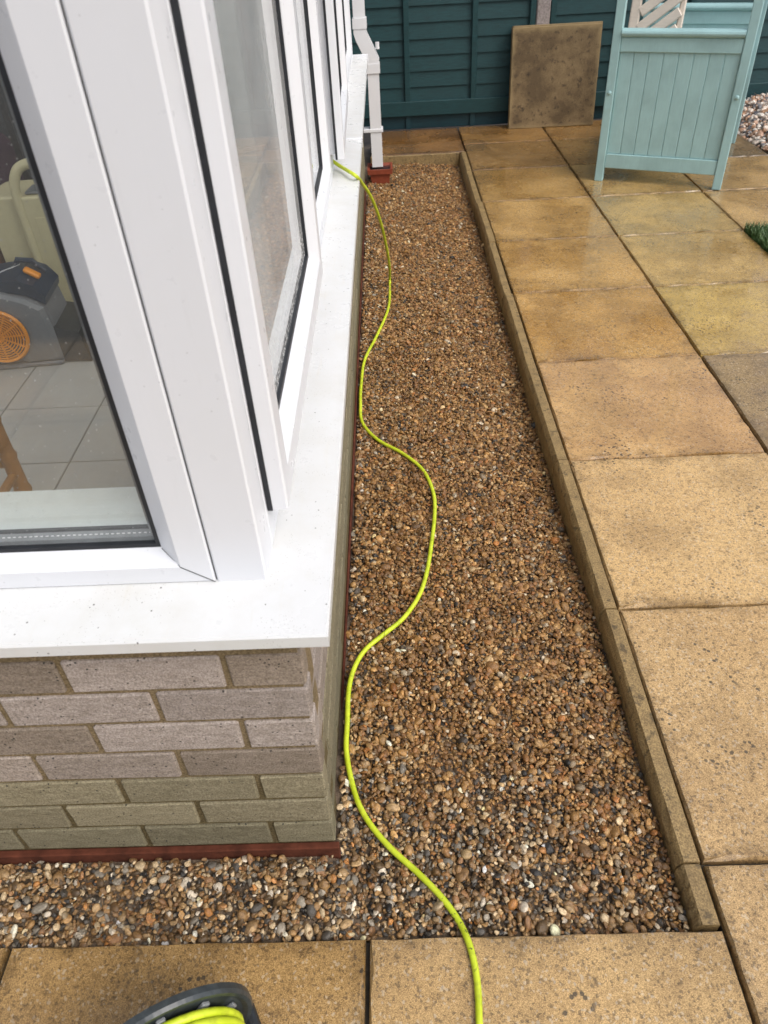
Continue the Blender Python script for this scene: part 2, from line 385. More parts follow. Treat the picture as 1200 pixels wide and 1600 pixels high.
# gravel bed sheet
xs = np.linspace(-.95, .603, 40); ys = np.linspace(YF, 4.6, 120); V = []; Fs = []
for y in ys:
    for x in xs: V.append((x, y, gz(x, y)-.011))
for j in range(len(ys)-1):
    for i in range(len(xs)-1):
        if xs[i] < -.06 and ys[j+1] > .06: continue
        a = j*len(xs)+i; Fs.append((a, a+1, a+1+len(xs), a+len(xs)))
obj('gravel_bed', mesh('gravel_bed', V, Fs, True), M_['bed'], kind='structure')

# ------------------------------------------------------------------ paving
def slab_mesh(name, wx, wy, th=.045, seed=0, b=.005):
    r = random.Random(seed); n = 14; pts = []
    hx, hy = wx/2, wy/2
    for k in range(n): pts.append((-hx+wx*k/n, -hy))
    for k in range(n): pts.append((hx, -hy+wy*k/n))
    for k in range(n): pts.append((hx-wx*k/n, hy))
    for k in range(n): pts.append((-hx, hy-wy*k/n))
    V = []; m = len(pts)
    for (x, y) in pts: V.append((x, y, -th))
    for (x, y) in pts:
        j = r.uniform(0, .0012); V.append((x*(1-j/hx), y*(1-j/hy), -.006-r.uniform(0,.002)))
    for (x, y) in pts:
        j = b*r.uniform(.5, 1.1) + (.006*r.random() if r.random() < .08 else 0); V.append((x*(1-j/hx), y*(1-j/hy), 0))
    Fs = [list(range(m))[::-1]]
    for L in (0, 1):
        for k in range(m): Fs.append((L*m+k, L*m+(k+1)%m, (L+1)*m+(k+1)%m, (L+1)*m+k))
    Fs.append([2*m+k for k in range(m)])
    return mesh(name, V, Fs)

pm = MB().box((XK1+.002, -2.2, .0), (1.838, 5.235, ZS-.02)).box((1.838, 2.955, .0), (2.46, 5.235, ZS-.02))
pm.box((-2.2, -2.2, .0), (XK1+.0015, YF-.004, ZS-.02)).box((.02, 4.605, .0), (XK1-.0055, 5.235, ZS-.02))
patio = pm.obj('patio', M_['joint'], kind='structure')
_cache = {}
def slab(x0, x1, y0, y1, tint, wet, seed=None):
    key = (round(x1-x0, 3), round(y1-y0, 3), (seed if seed is not None else random.randrange(3)))
    if key not in _cache:
        _cache[key] = slab_mesh('paving_slab', x1-x0-.007, y1-y0-.007, seed=key[2]); _cache[key].materials.append(M_['slab'])
    c = lin(*tint)
    return obj('paving_slab', _cache[key], None, patio, ((x0+x1)/2, (y0+y1)/2, ZS+random.uniform(-.0018,.0012)),
        (random.uniform(-.002,.002), random.uniform(-.002,.002), random.uniform(-.002,.002)), color=(c[0], c[1], c[2], wet))
Yk = lambda k: -.037+.6*k
T1 = [(170,146,110),(172,147,110),(182,156,116),(180,150,108),(168,136,84),(168,138,88),(166,137,88),(158,130,82),(138,110,68),(134,106,64)]
W1 = [.35,.35,.3,.95,1,.95,.95,1,1,1]
xs1, xs2, xs3, xs4 = XK1-.001, 1.232, 1.834, 2.436
for k in range(-3, 8):
    i = k+1 if k >= -1 else 0
    slab(xs1, xs2, Yk(k), Yk(k+1), T1[min(9, max(0, i))], W1[min(9, max(0, i))])
T2 = {1:(170,146,110), 2:(140,122,92), 3:(176,154,96), 4:(172,148,98), 5:(168,146,98), 6:(164,140,94), 7:(146,120,78)}
for k in range(-3, 8): slab(xs2, xs3, Yk(k), Yk(k+1), T2.get(k, (172,147,110)), .5 if k < 2 else .92)
for k in range(5, 8): slab(xs3, xs4, Yk(k), Yk(k+1), [(168,142,98),(160,134,90),(112,94,68)][k-5], .8)
slab(xs1, xs2, Yk(8), 5.235, (142,110,64), 1); slab(xs2, xs3, Yk(8), 5.235, (146,114,68), 1); slab(xs3, xs4, Yk(8), 5.235, (120,98,66), .8)
slab(.02, XK1, 4.60, 5.235, (132,98,56), 1)
for (a, b) in ((-1.75,-1.15), (-1.15,-.547), (-.547,.057), (.057,.645)):
    for (c, d) in ((YF-.6, YF), (YF-1.2, YF-.6), (YF-1.8, YF-1.2)): slab(a, b, c, d, (154,130,92) if a < 0 else (168,143,104), .7 if a < 0 else .35)

kerb = MB().box((XK0+.004, YF+.002, -.02), (XK1-.008, 4.598, ZS-.03)).obj('kerb', M_['joint'], kind='structure')
kj = [YF+.003, Yk(0)] + [Yk(k) for k in range(1, 8)] + [4.598]
for a, b in zip(kj[:-1], kj[1:]):
    L = b-a-.004; n = 14; r = random.Random(int(a*100)); V = []
    prof = lambda t: [(XK0, -.115), (XK0+r.uniform(-.001,.0015), -.016-r.uniform(0,.006)), (XK0+.005+r.uniform(0,.003), -.004-r.uniform(0,.002)), (XK0+.010, .0), (XK1-.003, 0), (XK1-.0005, -.003), (XK1-.0005, -.115)]
    for k in range(n+1):
        for (x, z) in prof(k): V.append((x-.6237, -L/2+L*k/n, z))
    m = 7; Fs = [(k*m+i, k*m+(i+1)%m, (k+1)*m+(i+1)%m, (k+1)*m+i) for k in range(n) for i in range(m)] + [list(range(m))[::-1], [n*m+i for i in range(m)]]
    obj('kerb_stone', mesh('kerb_stone', V, Fs), M_['kerb'], kerb, (.6237+random.uniform(-.0035,.0), (a+b)/2, ZS+random.uniform(-.005,.001)), (random.uniform(-.004,.004), random.uniform(-.04,.04), random.uniform(-.004,.004)))
# upright edging at the far end of the gravel
MB().cbox((.02, 4.578, -.02), (.60, 4.597, ZS-.004), .003).obj('kerb_stone', M_['kerb'], kerb)

# ------------------------------------------------------------------ conservatory
cons = empty('conservatory', (-.8, 2.1, ZS), 'white framed conservatory on a low brick wall with a wide white sill', 'conservatory')
cons_inv = Matrix.Translation((-.8, 2.1, ZS)).inverted()
def cpart(mb, name, mat, parent=None, smooth=False, **k):
    o = mb.obj(name, mat, parent or cons, smooth, **k)
    o.matrix_parent_inverse = cons_inv if parent is None else Matrix.Identity(4)
    return o
# note: sub-parts of a cpart share its coordinates, so identity is right there
YE = 4.20
Z7 = .123
core = MB()
core.box((-1.6, .0045, .0), (-.0055, .095, .704)).box((-.095, .0952, .0), (-.0105, YE, .704))
wall = cpart(core, 'wall', M_['mortar'])
bmesh_cache = {}
def brick_mesh(L, side):
    key = (round(L, 3), side, random.randrange(4))
    if key not in bmesh_cache:
        b = MB()
        lo, hi = ((-L/2, -.004, -.0325), (L/2, .03, .0325)) if side == 'f' else ((-.03, -L/2, -.0325), (.004, L/2, .0325))
        b.cbox(lo, hi, .0022)
        for v in b.V: v += Vector((random.uniform(-.0012,.0012), random.uniform(-.0008,.0008), random.uniform(-.0012,.0012)))
        me = b.mesh('brick'); me.materials.append(M_['brick']); bmesh_cache[key] = me
    return bmesh_cache[key]
def brick_col(row):
    j = random.uniform(.85, 1.12)
    base = (180,168,158) if row <= 4 else ((150,141,114) if row < 7 else (136,129,104))
    if row == 4: base = (172,159,146)
    if random.random() < .25 and row < 5: base = (160,146,130)
    c = lin(*base); return (c[0]*j*.80, c[1]*j*.80, c[2]*j*.80, 1)
def brick(L, x, y, z, side, row):
    o = obj('brick', brick_mesh(L, side), None, wall, (x+random.uniform(-.001,.001) if side == 'f' else x, y, z), (0, random.uniform(-.003,.003), 0), color=brick_col(row))
for row in range(1, 8):
    z = Z7+(7-row)*.075+.005+.0325
    head = row % 2 == 1
    # front: bricks counted from the corner
    x = 0.0; first = .1025 if head else .215
    while x > -1.5:
        L = first; brick(L, x-L/2 if x < 0 else -L/2, .004, z, 'f', row); x -= L+.010; first = .215
    y = .03 if True else 0; first = .215-.03 if head else .1025-.03
    y = .034
    while y < YE-.02:
        L = min(first, YE-y)
        if L > .03: brick(L, -.009-.003*min(1,y), y+L/2, z, 's', row)
        y += L+.010; first = .215
cpart(MB().cbox((-1.6, -.009, .0), (.0065, .0042, Z7-.003), .002).cbox((-.0104, .0056, .0), (-.004, YE, .058), .002), 'plinth', M_['plinth'])

# sill: L-shaped, swept profile with a mitred corner
NX, NY = .0465, -.0415
prof = [(-.080, .7395), (-.012, .731), (.000, .7295), (.0105, .7285), (.013, .7255), (.013, .7075), (.010, .7055), (-.080, .7055)]   # offset from wall-line (nose = +.013)
def sillpt(o_, z, where):
    q = o_-.013
    xo, yo = NX+q, NY-q
    if where == 0: return (-1.6, yo, z)
    if where == 1: return (xo, yo, z)
    return (xo, 4.05, z)
V = [sillpt(a, z, wv) for wv in (0, 1, 2) for (a, z) in [(p_[0]*1.25 if p_[0] < -.05 else p_[0], p_[1]) for p_ in prof]]
m = len(prof); Fs = [(L*m+i, L*m+(i+1)%m, (L+1)*m+(i+1)%m, (L+1)*m+i) for L in (0, 1) for i in range(m)] + [list(range(m))[::-1], [2*m+i for i in range(m)]]
sb = MB().add(V, Fs); sill = cpart(sb, 'sill', M_['sill'])
cpart(MB().cbox((-.052, 4.0505, .70), (NX+.003, 4.058, .7435), .002), 'sill_end_cap', M_['pvc'], sill)
cpart(MB().cbox((-.03, 2.300, .704), (NX+.0025, 2.312, .7355), .0015).cbox((NX-.001, 2.3, .703), (NX+.0025, 2.312, .732), .001), 'sill_joint_cover', M_['pvc'], sill)

# corner post
cpart(MB().cbox((-.1025, YP, .71), (XP, YP+.064, 2.08), .0025), 'corner_post', M_['pvc'])
cpart(MB().cbox((-.1042, YP+.004, .715), (-.1022, YP+.06, 2.08), .0004), 'post_seam', M_['seam'])

Pf = lambda u, v, d: (u, YP-d, v)               # front plane
Ps = lambda u, v, d: (XP+d, u, v)               # side plane
def loops(u0, u1, v0, v1, prof):
    return [[(u0+a, v0+b, d), (u1-a, v0+b, d), (u1-a, v1-a, d), (u0+a, v1-a, d)] for (a, b, d) in prof]
def ringbox(mb, P, u0, u1, v0, v1, wdt, d0, d1):
    return mb.rings(P, loops(u0, u1, v0, v1, [(0,0,d0),(0,0,d1),(wdt,wdt,d1),(wdt,wdt,d0)]))
def pane_box(P, u0, u1, v0, v1, d, t=.004):
    mb = MB(); V = [P(u0,v0,d),P(u1,v0,d),P(u1,v1,d),P(u0,v1,d),P(u0,v0,d-t),P(u1,v0,d-t),P(u1,v1,d-t),P(u0,v1,d-t)]
    return mb.add(V, [(0,1,2,3),(7,6,5,4),(0,4,5,1),(1,5,6,2),(2,6,7,3),(3,7,4,0)])

# ---- front window
u0, u1, v0, v1 = -1.02, -.1045, .7375, 2.08
fr = MB().rings(Pf, loops(u0, u1, v0, v1, [(0,0,-.07),(0,0,-.002),(.002,.002,0),(.040,.028,0),(.044,.031,-.003),(.066,.043,-.022),(.067,.045,-.024),(.067,.045,-.07)]))
fw_ = cpart(fr, 'window', M_['pvc'])
g = MB(); ringbox(g, Pf, u0+.0665, u1-.0665, v0+.0445, v1-.0665, .0055, -.030, -.0225); cpart(g, 'gasket', M_['gasket'], fw_)
cpart(pane_box(Pf, u0+.067, u1-.067, v0+.045, v1-.067, -.0265), 'pane', M_['glass'], fw_)
sp = MB(); ringbox(sp, Pf, u0+.0672, u1-.0672, v0+.0452, v1-.0672, .011, -.046, -.031); cpart(sp, 'spacer_bar', M_['spacer'], fw_)
dots = MB(); zz = v0+.0452+.0112
for k in range(120): dots.box((u1-.075-k*.0072, YP+.0375, zz), (u1-.0715-k*.0072, YP+.0387, zz+.0006))
cpart(dots, 'spacer_perforation', M_['white'], fw_)
g2 = MB(); ringbox(g2, Pf, u0+.064, u1-.064, v0+.0445, v1-.064, .012, -.055, -.0505); cpart(g2, 'inner_gasket', M_['gasket'], fw_)
cpart(pane_box(Pf, u0+.067, u1-.067, v0+.045, v1-.067, -.0465), 'pane', M_['glass'], fw_)
inn = MB(); inn.rings(Pf, loops(u0+.0005, u1-.0005, v0+.0005, v1-.0005, [(.005,.0,-.0705),(.05,.047,-.0705),(.05,.047,-.0555),(.062,.054,-.0555),(.064,.054,-.072),(.055,.053,-.082),(.055,.054,-.14),(.01,.0,-.14)]))
cpart(inn, 'inner_frame', M_['pvc_in'], fw_)
def seam_line(P, a, b, d, wdt=.0007):
    a = Vector(P(a[0], a[1], d)); b = Vector(P(b[0], b[1], d)); return MB().cyl(a, b, wdt, n=6)
ml = MB(); L_ = [P_ for P_ in [(0,0,.0003),(.040,.028,.0003),(.066,.043,-.0217)]]
ml.tube([Pf(u1-a, v0+b, d) for (a, b, d) in L_], .0006, 5); cpart(ml, 'mitre_seam', M_['seam'], fw_)

# ---- side windows
FP = [(0,0,-.07),(0,0,-.002),(.002,.002,0),(.034,.034,0),(.037,.037,-.003),(.052,.050,-.020),(.053,.052,-.022),(.053,.052,-.07)]
SPR = [(0,0,.0075),(0,0,.026),(.0025,.0025,.0285),(.042,.042,.0285),(.046,.046,.0255),(.060,.058,.010),(.061,.060,.006),(.061,.060,-.03),(.012,.012,-.03),(.012,.012,.0075)]
def side_window(u0, u1, sash=False, swing=0.0, glass='glass', zb=.7375):
    fr = MB().rings(Ps, loops(u0+.0006, u1-.0006, zb, 2.08, FP if not sash else [(0,0,-.07),(0,0,-.002),(.002,.002,0),(.040,.058,0),(.040,.058,-.07)]))
    wdw = cpart(fr, 'window', M_['pvc'])
    if not sash:
        g = MB(); ringbox(g, Ps, u0+.0525, u1-.0525, zb+.0515, 2.08-.0525, .007, -.030, -.0205); cpart(g, 'gasket', M_['gasket'], wdw)
        cpart(pane_box(Ps, u0+.053, u1-.053, zb+.052, 2.028, -.026), 'pane', M_[glass], wdw)
        i_ = MB(); ringbox(i_, Ps, u0+.01, u1-.01, zb, 2.08, .05, -.12, -.0702); cpart(i_, 'inner_frame', M_['pvc_in'], wdw)
        return wdw
    s0, s1, z0, z1 = u0+.008, u1-.010, zb+.058, 2.05
    def PS(u, v, d):
        c, s = math.cos(swing), math.sin(swing); du = u-s1
        return (XP + d*c - du*s, s1 + du*c + d*s, v)
    gk = MB(); ringbox(gk, Ps if not swing else PS, s0-.001, s1+.001, z0-.001, z1+.001, .0125, .0006, .0073); cpart(gk, 'gasket', M_['gasket'], wdw)
    sm = cpart(MB().rings(PS, loops(s0, s1, z0, z1, SPR)), 'sash', M_['pvc'], wdw)
    g = MB(); ringbox(g, PS, s0+.0605, s1-.0605, z0+.0595, z1-.0605, .008, -.004, .008); cpart(g, 'pane_gasket', M_['gasket'], wdw)
    cpart(pane_box(PS, s0+.061, s1-.061, z0+.060, z1-.061, .002), 'pane', M_[glass], wdw)
    i_ = MB(); ringbox(i_, Ps, u0+.01, u1-.01, zb, 2.08, .05, -.12, -.0702); cpart(i_, 'inner_frame', M_['pvc_in'], wdw)
    return wdw
Yw = [.1135, .925, 1.79, 2.66, 3.96]
side_window(Yw[0], Yw[1], sash=True, glass='wetglass')
side_window(Yw[1], Yw[2])
side_window(Yw[2], Yw[3], sash=True, swing=math.radians(1.0))
side_window(Yw[3], Yw[4])
cpart(MB().cbox((-.10, 3.9605, .71), (XP+.004, 4.02, 2.08), .003), 'corner_post', M_['pvc'])
# rest of the shell: inner sill board, eaves beam, roof, rear walls (frame the daylight that gets in)
cpart(MB().box((-1.6, .1905, .68), (-.19, .2, .72)).box((-.25, .2003, .68), (-.16, 3.95, .72)), 'inner_sill', M_['pvc_in'])
cpart(MB().box((-1.62, .03, 2.081), (.05, .13, 2.2)).box((-.06, .1305, 2.081), (.05, 4.06, 2.2)), 'eaves_beam', M_['pvc'])
rf = MB()
for k in range(7):
    y0 = .14+k*.56; rf.add([(.04,y0,2.203),(-3.0,y0,2.9),(-3.0,y0+.05,2.9),(.04,y0+.05,2.203),(.04,y0,2.243),(-3.0,y0,2.94),(-3.0,y0+.05,2.94),(.04,y0+.05,2.243)], [(0,1,2,3),(4,5,6,7),(0,1,5,4),(1,2,6,5),(2,3,7,6),(3,0,4,7)])
cpart(rf, 'roof_bar', M_['pvc'])
for k in range(6):
    y0 = .192+k*.56; cpart(MB().add([(.03,y0,2.214),(-3.0,y0,2.911),(-3.0,y0+.506,2.911),(.03,y0+.506,2.214),(.03,y0,2.234),(-3.0,y0,2.931),(-3.0,y0+.506,2.931),(.03,y0+.506,2.234)], [(0,1,2,3),(4,5,6,7),(0,1,5,4),(1,2,6,5),(2,3,7,6),(3,0,4,7)]), 'roof_panel', M_['roofing'])  # unseen panels, added to dim the daylight falling on the interior
cpart(MB().box((-3.05, .1, .0), (-3.0, 4.06, 2.9)), 'rear_wall', M_['plaster'])
cpart(MB().box((-3.0, 4.0205, .0), (-.1005, 4.06, 2.9)), 'end_wall', M_['plaster'])

# interior floor
FZ = .10
fl = MB().box((-3.0, .1, -.02), (-.1, 4.02, FZ-.0035)).obj('conservatory_floor', M_['grout'], kind='structure')
tm = MB().cbox((-.165, -.1625, -.008), (.165, .1625, 0), .0012).mesh('floor_tile'); tm.materials.append(M_['tile'])
for i in range(7):
    for j in range(11):
        x = -.89+.1675 - i*.335+.0; y = 1.243-.165 + (j-2)*.33
        if x > -.26 or y > 3.86 or y < .27: continue
        obj('floor_tile', tm, None, fl, (x, y, FZ+random.uniform(-.0004,.0004)))
for j in range(11):
    y = 1.243-.165 + (j-2)*.33
    if .27 <= y <= 3.86: obj('floor_tile', tm, None, fl, (-.89+.1675+.335, y, FZ))

# ------------------------------------------------------------------ downpipe and gully pot
def sq_tube(mb, pts, h=.0325):
    pts = [Vector(p) for p in pts]; V = []
    for i, p in enumerate(pts):
        a = pts[min(i+1, len(pts)-1)]; b = pts[max(i-1, 0)]
        t = (a-b).normalized(); yv = Vector((0,1,0)); xv = yv.cross(t).normalized()
        k = 1.0
        if 0 < i < len(pts)-1: k = 1/max(.5, t.dot((pts[i+1]-p).normalized()))
        V += [p-xv*h*k-yv*h, p+xv*h*k-yv*h, p+xv*h*k+yv*h, p-xv*h*k+yv*h]
    Fs = [(i*4+k, i*4+(k+1)%4, i*4+4+(k+1)%4, i*4+4+k) for i in range(len(pts)-1) for k in range(4)]
    Fs += [(3,2,1,0), tuple(len(V)-4+k for k in range(4))]
    return mb.add(V, Fs)
PX, PY, UX = .070, 4.235, .008
pipe = empty('downpipe', (PX, PY, .15), 'square white plastic downpipe with an offset bend above terracotta gully pot', 'downpipe')
pinv = Matrix.Translation((PX, PY, .15)).inverted()
def ppart(mb, name, mat, **k):
    o = mb.obj(name, mat, pipe, **k); o.matrix_parent_inverse = pinv; return o
ppart(sq_tube(MB(), [(PX, PY, .125), (PX, PY, .645)]), 'lower_pipe', M_['pipe'])
ppart(sq_tube(MB(), [(UX, PY, .86), (UX, PY, 2.05)]), 'upper_pipe', M_['pipe'])
ppart(sq_tube(MB(), [(PX, PY, .63), (PX, PY, .69), (PX-.010, PY, .712), (UX+.008, PY, .800), (UX, PY, .825), (UX, PY, .865)], .0355), 'offset_bend', M_['pipe'])
ppart(sq_tube(MB(), [(PX, PY, .625), (PX, PY, .672)], .039), 'lower_socket', M_['pipe'])
ppart(sq_tube(MB(), [(UX, PY, .842), (UX, PY, .892)], .039), 'upper_socket', M_['pipe'])
ppart(MB().cbox((PX-.075, PY-.0375, .318), (PX+.042, PY+.036, .338), .003), 'pipe_clip', M_['pipe'])
ppart(MB().cyl((PX+.030, PY-.02, .742), (PX+.030, PY-.02, .775), .011, n=14), 'bend_boss', M_['pipe'])
pot = empty('gully_pot', (.083, 4.235, .036), 'small terracotta gully pot sunk in gravel under the downpipe', 'gully pot')
def ptv(z, hx, hy): return [(-hx,-hy,z),(hx,-hy,z),(hx,hy,z),(-hx,hy,z)]
pb = MB(); prof_ = [(-.02,.050,.052),(.055,.062,.062),(.056,.074,.074),(.084,.077,.077),(.084,.066,.066),(.06,.058,.058)]
V = [q for (z,hx,hy) in prof_ for q in ptv(z,hx,hy)]; Fs = [(i*4+k,i*4+(k+1)%4,i*4+4+(k+1)%4,i*4+4+k) for i in range(len(prof_)-1) for k in range(4)]
pb.add(V, Fs).obj('pot_body', M_['pot'], pot)
MB().box((-.06,-.06,.062), (.06,.06,.070)).obj('grate', M_['water'], pot)

# ------------------------------------------------------------------ fence
def fence_panel(x0, x1, y, label, bat):
    r = empty('garden_fence', ((x0+x1)/2, y, ZS), label, 'fence', 'overlapped teal fence panels')
    L = x1-x0; p = .0945; z = .262-ZS; k = 0
    bm_ = MB().add([(-L/2,.004,0),(L/2,.004,0),(L/2,-.010,0),(-L/2,-.010,0),(-L/2,.012,.112),(L/2,.012,.112),(L/2,.004,.112),(-L/2,.004,.112)],
        [(0,1,2,3),(4,7,6,5),(0,4,5,1),(1,5,6,2),(2,6,7,3),(3,7,4,0)]).mesh('board'); bm_.materials.append(M_['fence'])
    while z < 1.75:
        obj('board', bm_, None, r, (0, 0, z), (random.uniform(-.01,.01), random.uniform(-.0025,.0025), 0)); z += p
    for bx in bat: MB().cbox((bx-(x0+x1)/2-.018, -.030, .10), (bx-(x0+x1)/2+.018, -.0105, 1.8), .002).obj('batten', M_['fence'], r)
    MB().cbox((-L/2, -.034, .088), (L/2, -.0107, .180), .003).obj('bottom_rail', M_['fence'], r)
    MB().cbox((-L/2, .0, .0), (L/2, .02, .095), .003).obj('gravel_board', M_['fence_dark'], r)
    for bx in bat: MB().cbox((bx-(x0+x1)/2-.018, -.015, .0), (bx-(x0+x1)/2+.018, -.0005, .0875), .002).obj('batten_foot', M_['fence_dark'], r)
    MB().cbox((-L/2, -.03, 1.8), (L/2, .03, 1.83), .003).obj('capping', M_['fence'], r)
    return r
FY = 5.262
fence_panel(-.675, 1.150, FY, 'teal overlapped fence panel behind the downpipe, left of the concrete post', [-.655, -.17, .289, .748, 1.13])
fence_panel(1.247, 3.075, FY, 'teal overlapped fence panel behind the sage arbour, right of the concrete post', [1.265, 1.72, 2.18, 2.64, 3.05])
MB().cbox((1.153, FY-.03, .0), (1.244, FY+.06, 1.9), .008).obj('fence_post', M_['post'], label='speckled grey concrete fence post rising behind the leaning paving slab', cat='fence post')

# two slabs leaning on the fence
a_ = math.atan2(.060, .597)
sm1 = slab_mesh('leaning_slab', .592, .60, .038, 5); sm1.materials.append(M_['leanslab'])
for (x, yb, zrot, lab) in ((1.284, 5.095, .0, 'brown stained square paving slab leaning upright, front one of the pair'),
                           (1.294, 5.137, -.004, 'brown paving slab leaning mostly hidden behind the front one')):
    o = obj('leaning_slab', sm1, None, None, None, None, lab, 'paving slab', 'slabs leaning on the fence')
    R = Matrix.Rotation(zrot, 4, 'Z') @ Matrix.Rotation(math.pi/2-a_, 4, 'X')
    o.matrix_world = Matrix.Translation((x, yb+.30*math.sin(a_), ZS+.30*math.cos(a_)+.0+(.004 if zrot else .0))) @ R

# ------------------------------------------------------------------ arbour seat
A0 = Vector((1.308, 3.831, ZS)); ad = Vector((.9113, -.4117, 0)); an = Vector((.4117, .9113, 0))
arb = empty('garden_arbour', A0, 'sage green wooden garden arbour seat with boarded side panel', 'arbour')
AM = Matrix(((ad.x, an.x, 0, 0), (ad.y, an.y, 0, 0), (0, 0, 1, 0), (0, 0, 0, 1)))
arb.matrix_world = Matrix.Translation(A0) @ AM
def apart(mb, name, mat='arbour', parent=None, **k): return mb.obj(name, M_[mat], parent or arb, **k)
WD = .677; DP = 1.02
for (x, y, nm) in ((.0,0,0),(WD-.045,0,0),(0,DP-.045,0),(WD-.045,DP-.045,0)):
    pst = apart(MB().cbox((x, y, 0), (x+.045, y+.045, 1.95), .004, 2), 'post')
    if y == 0: apart(MB().lathe([(.0,-.006),(.006,-.0055),(.010,-.003),(.011,.001)], (x+.0225, -.001, .447), (0,1,0), 14), 'bolt', parent=pst, smooth=True)
for y in (0, DP-.045):
    near = y == 0
    apart(MB().cbox((.0455, y+.006, .634), (WD-.0455, y+.034, .699), .003), 'top_rail')
    apart(MB().cbox((.0455, y+.006, .072), (WD-.0455, y+.036, .146), .003), 'bottom_rail')
    ar = MB(); c = [(.0+.020*math.cos(t)*1.5+.018, .718+.0205*math.sin(t)) for t in [2*math.pi*k/14 for k in range(14)]]
    ar.prism(c, lambda q, z: (.046, y+q, z), lambda q, z: (WD-.046, y+q, z)); apart(ar, 'arm_rest', smooth=False)
    n = 8; w0 = (WD-.091)/n
    for k in range(n):
        x0 = .0455+k*w0
        if near: apart(MB().cbox((x0+.0004, y+.016, .145), (x0+w0-.0004, y+.028, .645), .0035), 'board')
    if not near:
        for k in range(6): apart(MB().cbox((.046, y+.014, .16+k*.082), (WD-.046, y+.026, .16+k*.082+.0805), .004), 'side_board')
for k in range(6): apart(MB().cbox((.08+k*.095, .0465, .38), (.08+k*.095+.085, DP-.0465, .40), .003), 'seat_slat')
apart(MB().cbox((.05, .0465, .28), (.075, DP-.0465, .379), .003), 'seat_front')
for x in (.01, WD-.04): apart(MB().cbox((x, -.03, 1.952), (x+.03, DP+.03, 2.0), .003), 'roof_beam')

# cream slatted folding chair stored in the arbour
chair = empty('folding_chair', A0 + ad*.1 + an*.40 + Vector((0,0,.402)), 'cream slatted wooden folding chair stored upright inside the arbour', 'chair')
chair.matrix_world = Matrix.Translation(A0 + ad*.120 + an*.20 + Vector((0,0,.402))) @ AM @ Matrix.Rotation(math.radians(-8), 4, 'X')
CH = lambda mb, name: mb.obj(name, M_['cream'], chair)
CH(MB().cbox((-.085, -.014, 0), (-.035, .014, .80), .006, 2), 'side_rail')
CH(MB().cbox((.155, .004, .0), (.185, .028, .76), .006), 'side_rail')
for k in range(11):
    mt = Matrix.Translation((.065, -.006, .02+k*.072)) @ Matrix.Rotation(math.radians(-37), 4, 'Y')
    b = MB().cbox((-.125, -.010, -.023), (.125, .010, .023), .004, mtx=mt); CH(b, 'slat')

# ------------------------------------------------------------------ hose
def ray(px, py):
    return (fw*F_PX + rt*(px-600) + dn*(py-800))
def at_z(px, py, z):
    d = ray(px, py); t = (z-CAM.z)/d.z; return CAM + d*t
def at_gravel(px, py, up):
    z = .05
    for _ in range(12):
        p = at_z(px, py, z)
        z = (ZS if p.y < YF+.015 else gz(p.x, p.y)+.004) + up
    return p
HR = .0056
H = [(575,318),(592,340),(603,380),(610,425),(607,480),(590,522),(570,562),(557,602),(556,630),(566,660),(590,687),(630,709),(661,735),(677,770),(679,805),(674,850),(667,893),(655,930),(631,965),(601,990),(571,1015),(553,1045),(543,1080),(540,1128),(541,1172),(548,1215),(560,1255),(580,1290),(612,1327),(652,1363),(690,1402),(716,1438),(732,1472),(742,1510),(747,1550),(749,1600)]
pts = [(-.30, 2.10, .50), (-.16, 1.98, .785), (-.07, 1.93, .775), (-.015, 1.895, .750), (.040, 1.90, .738), (.066, 1.92, .690)]
g0 = [at_gravel(x, y, HR) for (x, y) in H]
first = [Vector((.082, 1.99, .50)), Vector((.090, 2.20, .26)), Vector((.098, 2.42, .10))]
# ground run starts where the hanging hose lands
run = [p for p in g0 if p.y < 2.75]
pts = [Vector(p) for p in pts]
hp = [(540,263),(549,268),(557,276),(566,286),(575,298),(583,312),(591,332),(598,355),(604,382)]
yv = [1.90, 1.90, 1.905, 1.93, 1.98, 2.05, 2.16, 2.28, 2.40]
def at_y(px, py, y):
    d = ray(px, py); t = (y-CAM.y)/d.y; return CAM + d*t
hang = []
tail0 = at_gravel(610, 425, HR)
hang = []
XH = [.028, .044, .060, .071, .081, .090]
P3 = pts[:4] + [at_z(556, 275, .7455)]
land = at_gravel(609, 440, HR)
over = at_z(566, 287, .70)
n_h = 7
for k in range(1, n_h):
    t = k/n_h
    px = [556,566,577,587,596,603,608][k]; py = [275,287,303,325,352,382,412][k]
    y = over.y + (land.y-over.y)*(t**1.3)
    hang.append(at_y(px, py, y))
run = [at_gravel(x, y, HR) for (x, y) in H if y >= 440]
for p in run:
    if p.y > .03: p.x = max(p.x, .0085)
far = [at_z(752,1640,ZS+HR), at_z(740,1720,ZS+HR), at_z(640,1800,ZS+HR), at_z(520,1790,ZS+HR), at_z(455,1740,ZS+HR)]
allp = P3 + hang + [land] + run + far
hp_ = catmull(allp, 9)
MB().tube(hp_, HR, 12).obj('garden_hose', M_['hose'], smooth=True, label='bright yellow green hose snaking over the gravel from the open window', cat='hose')

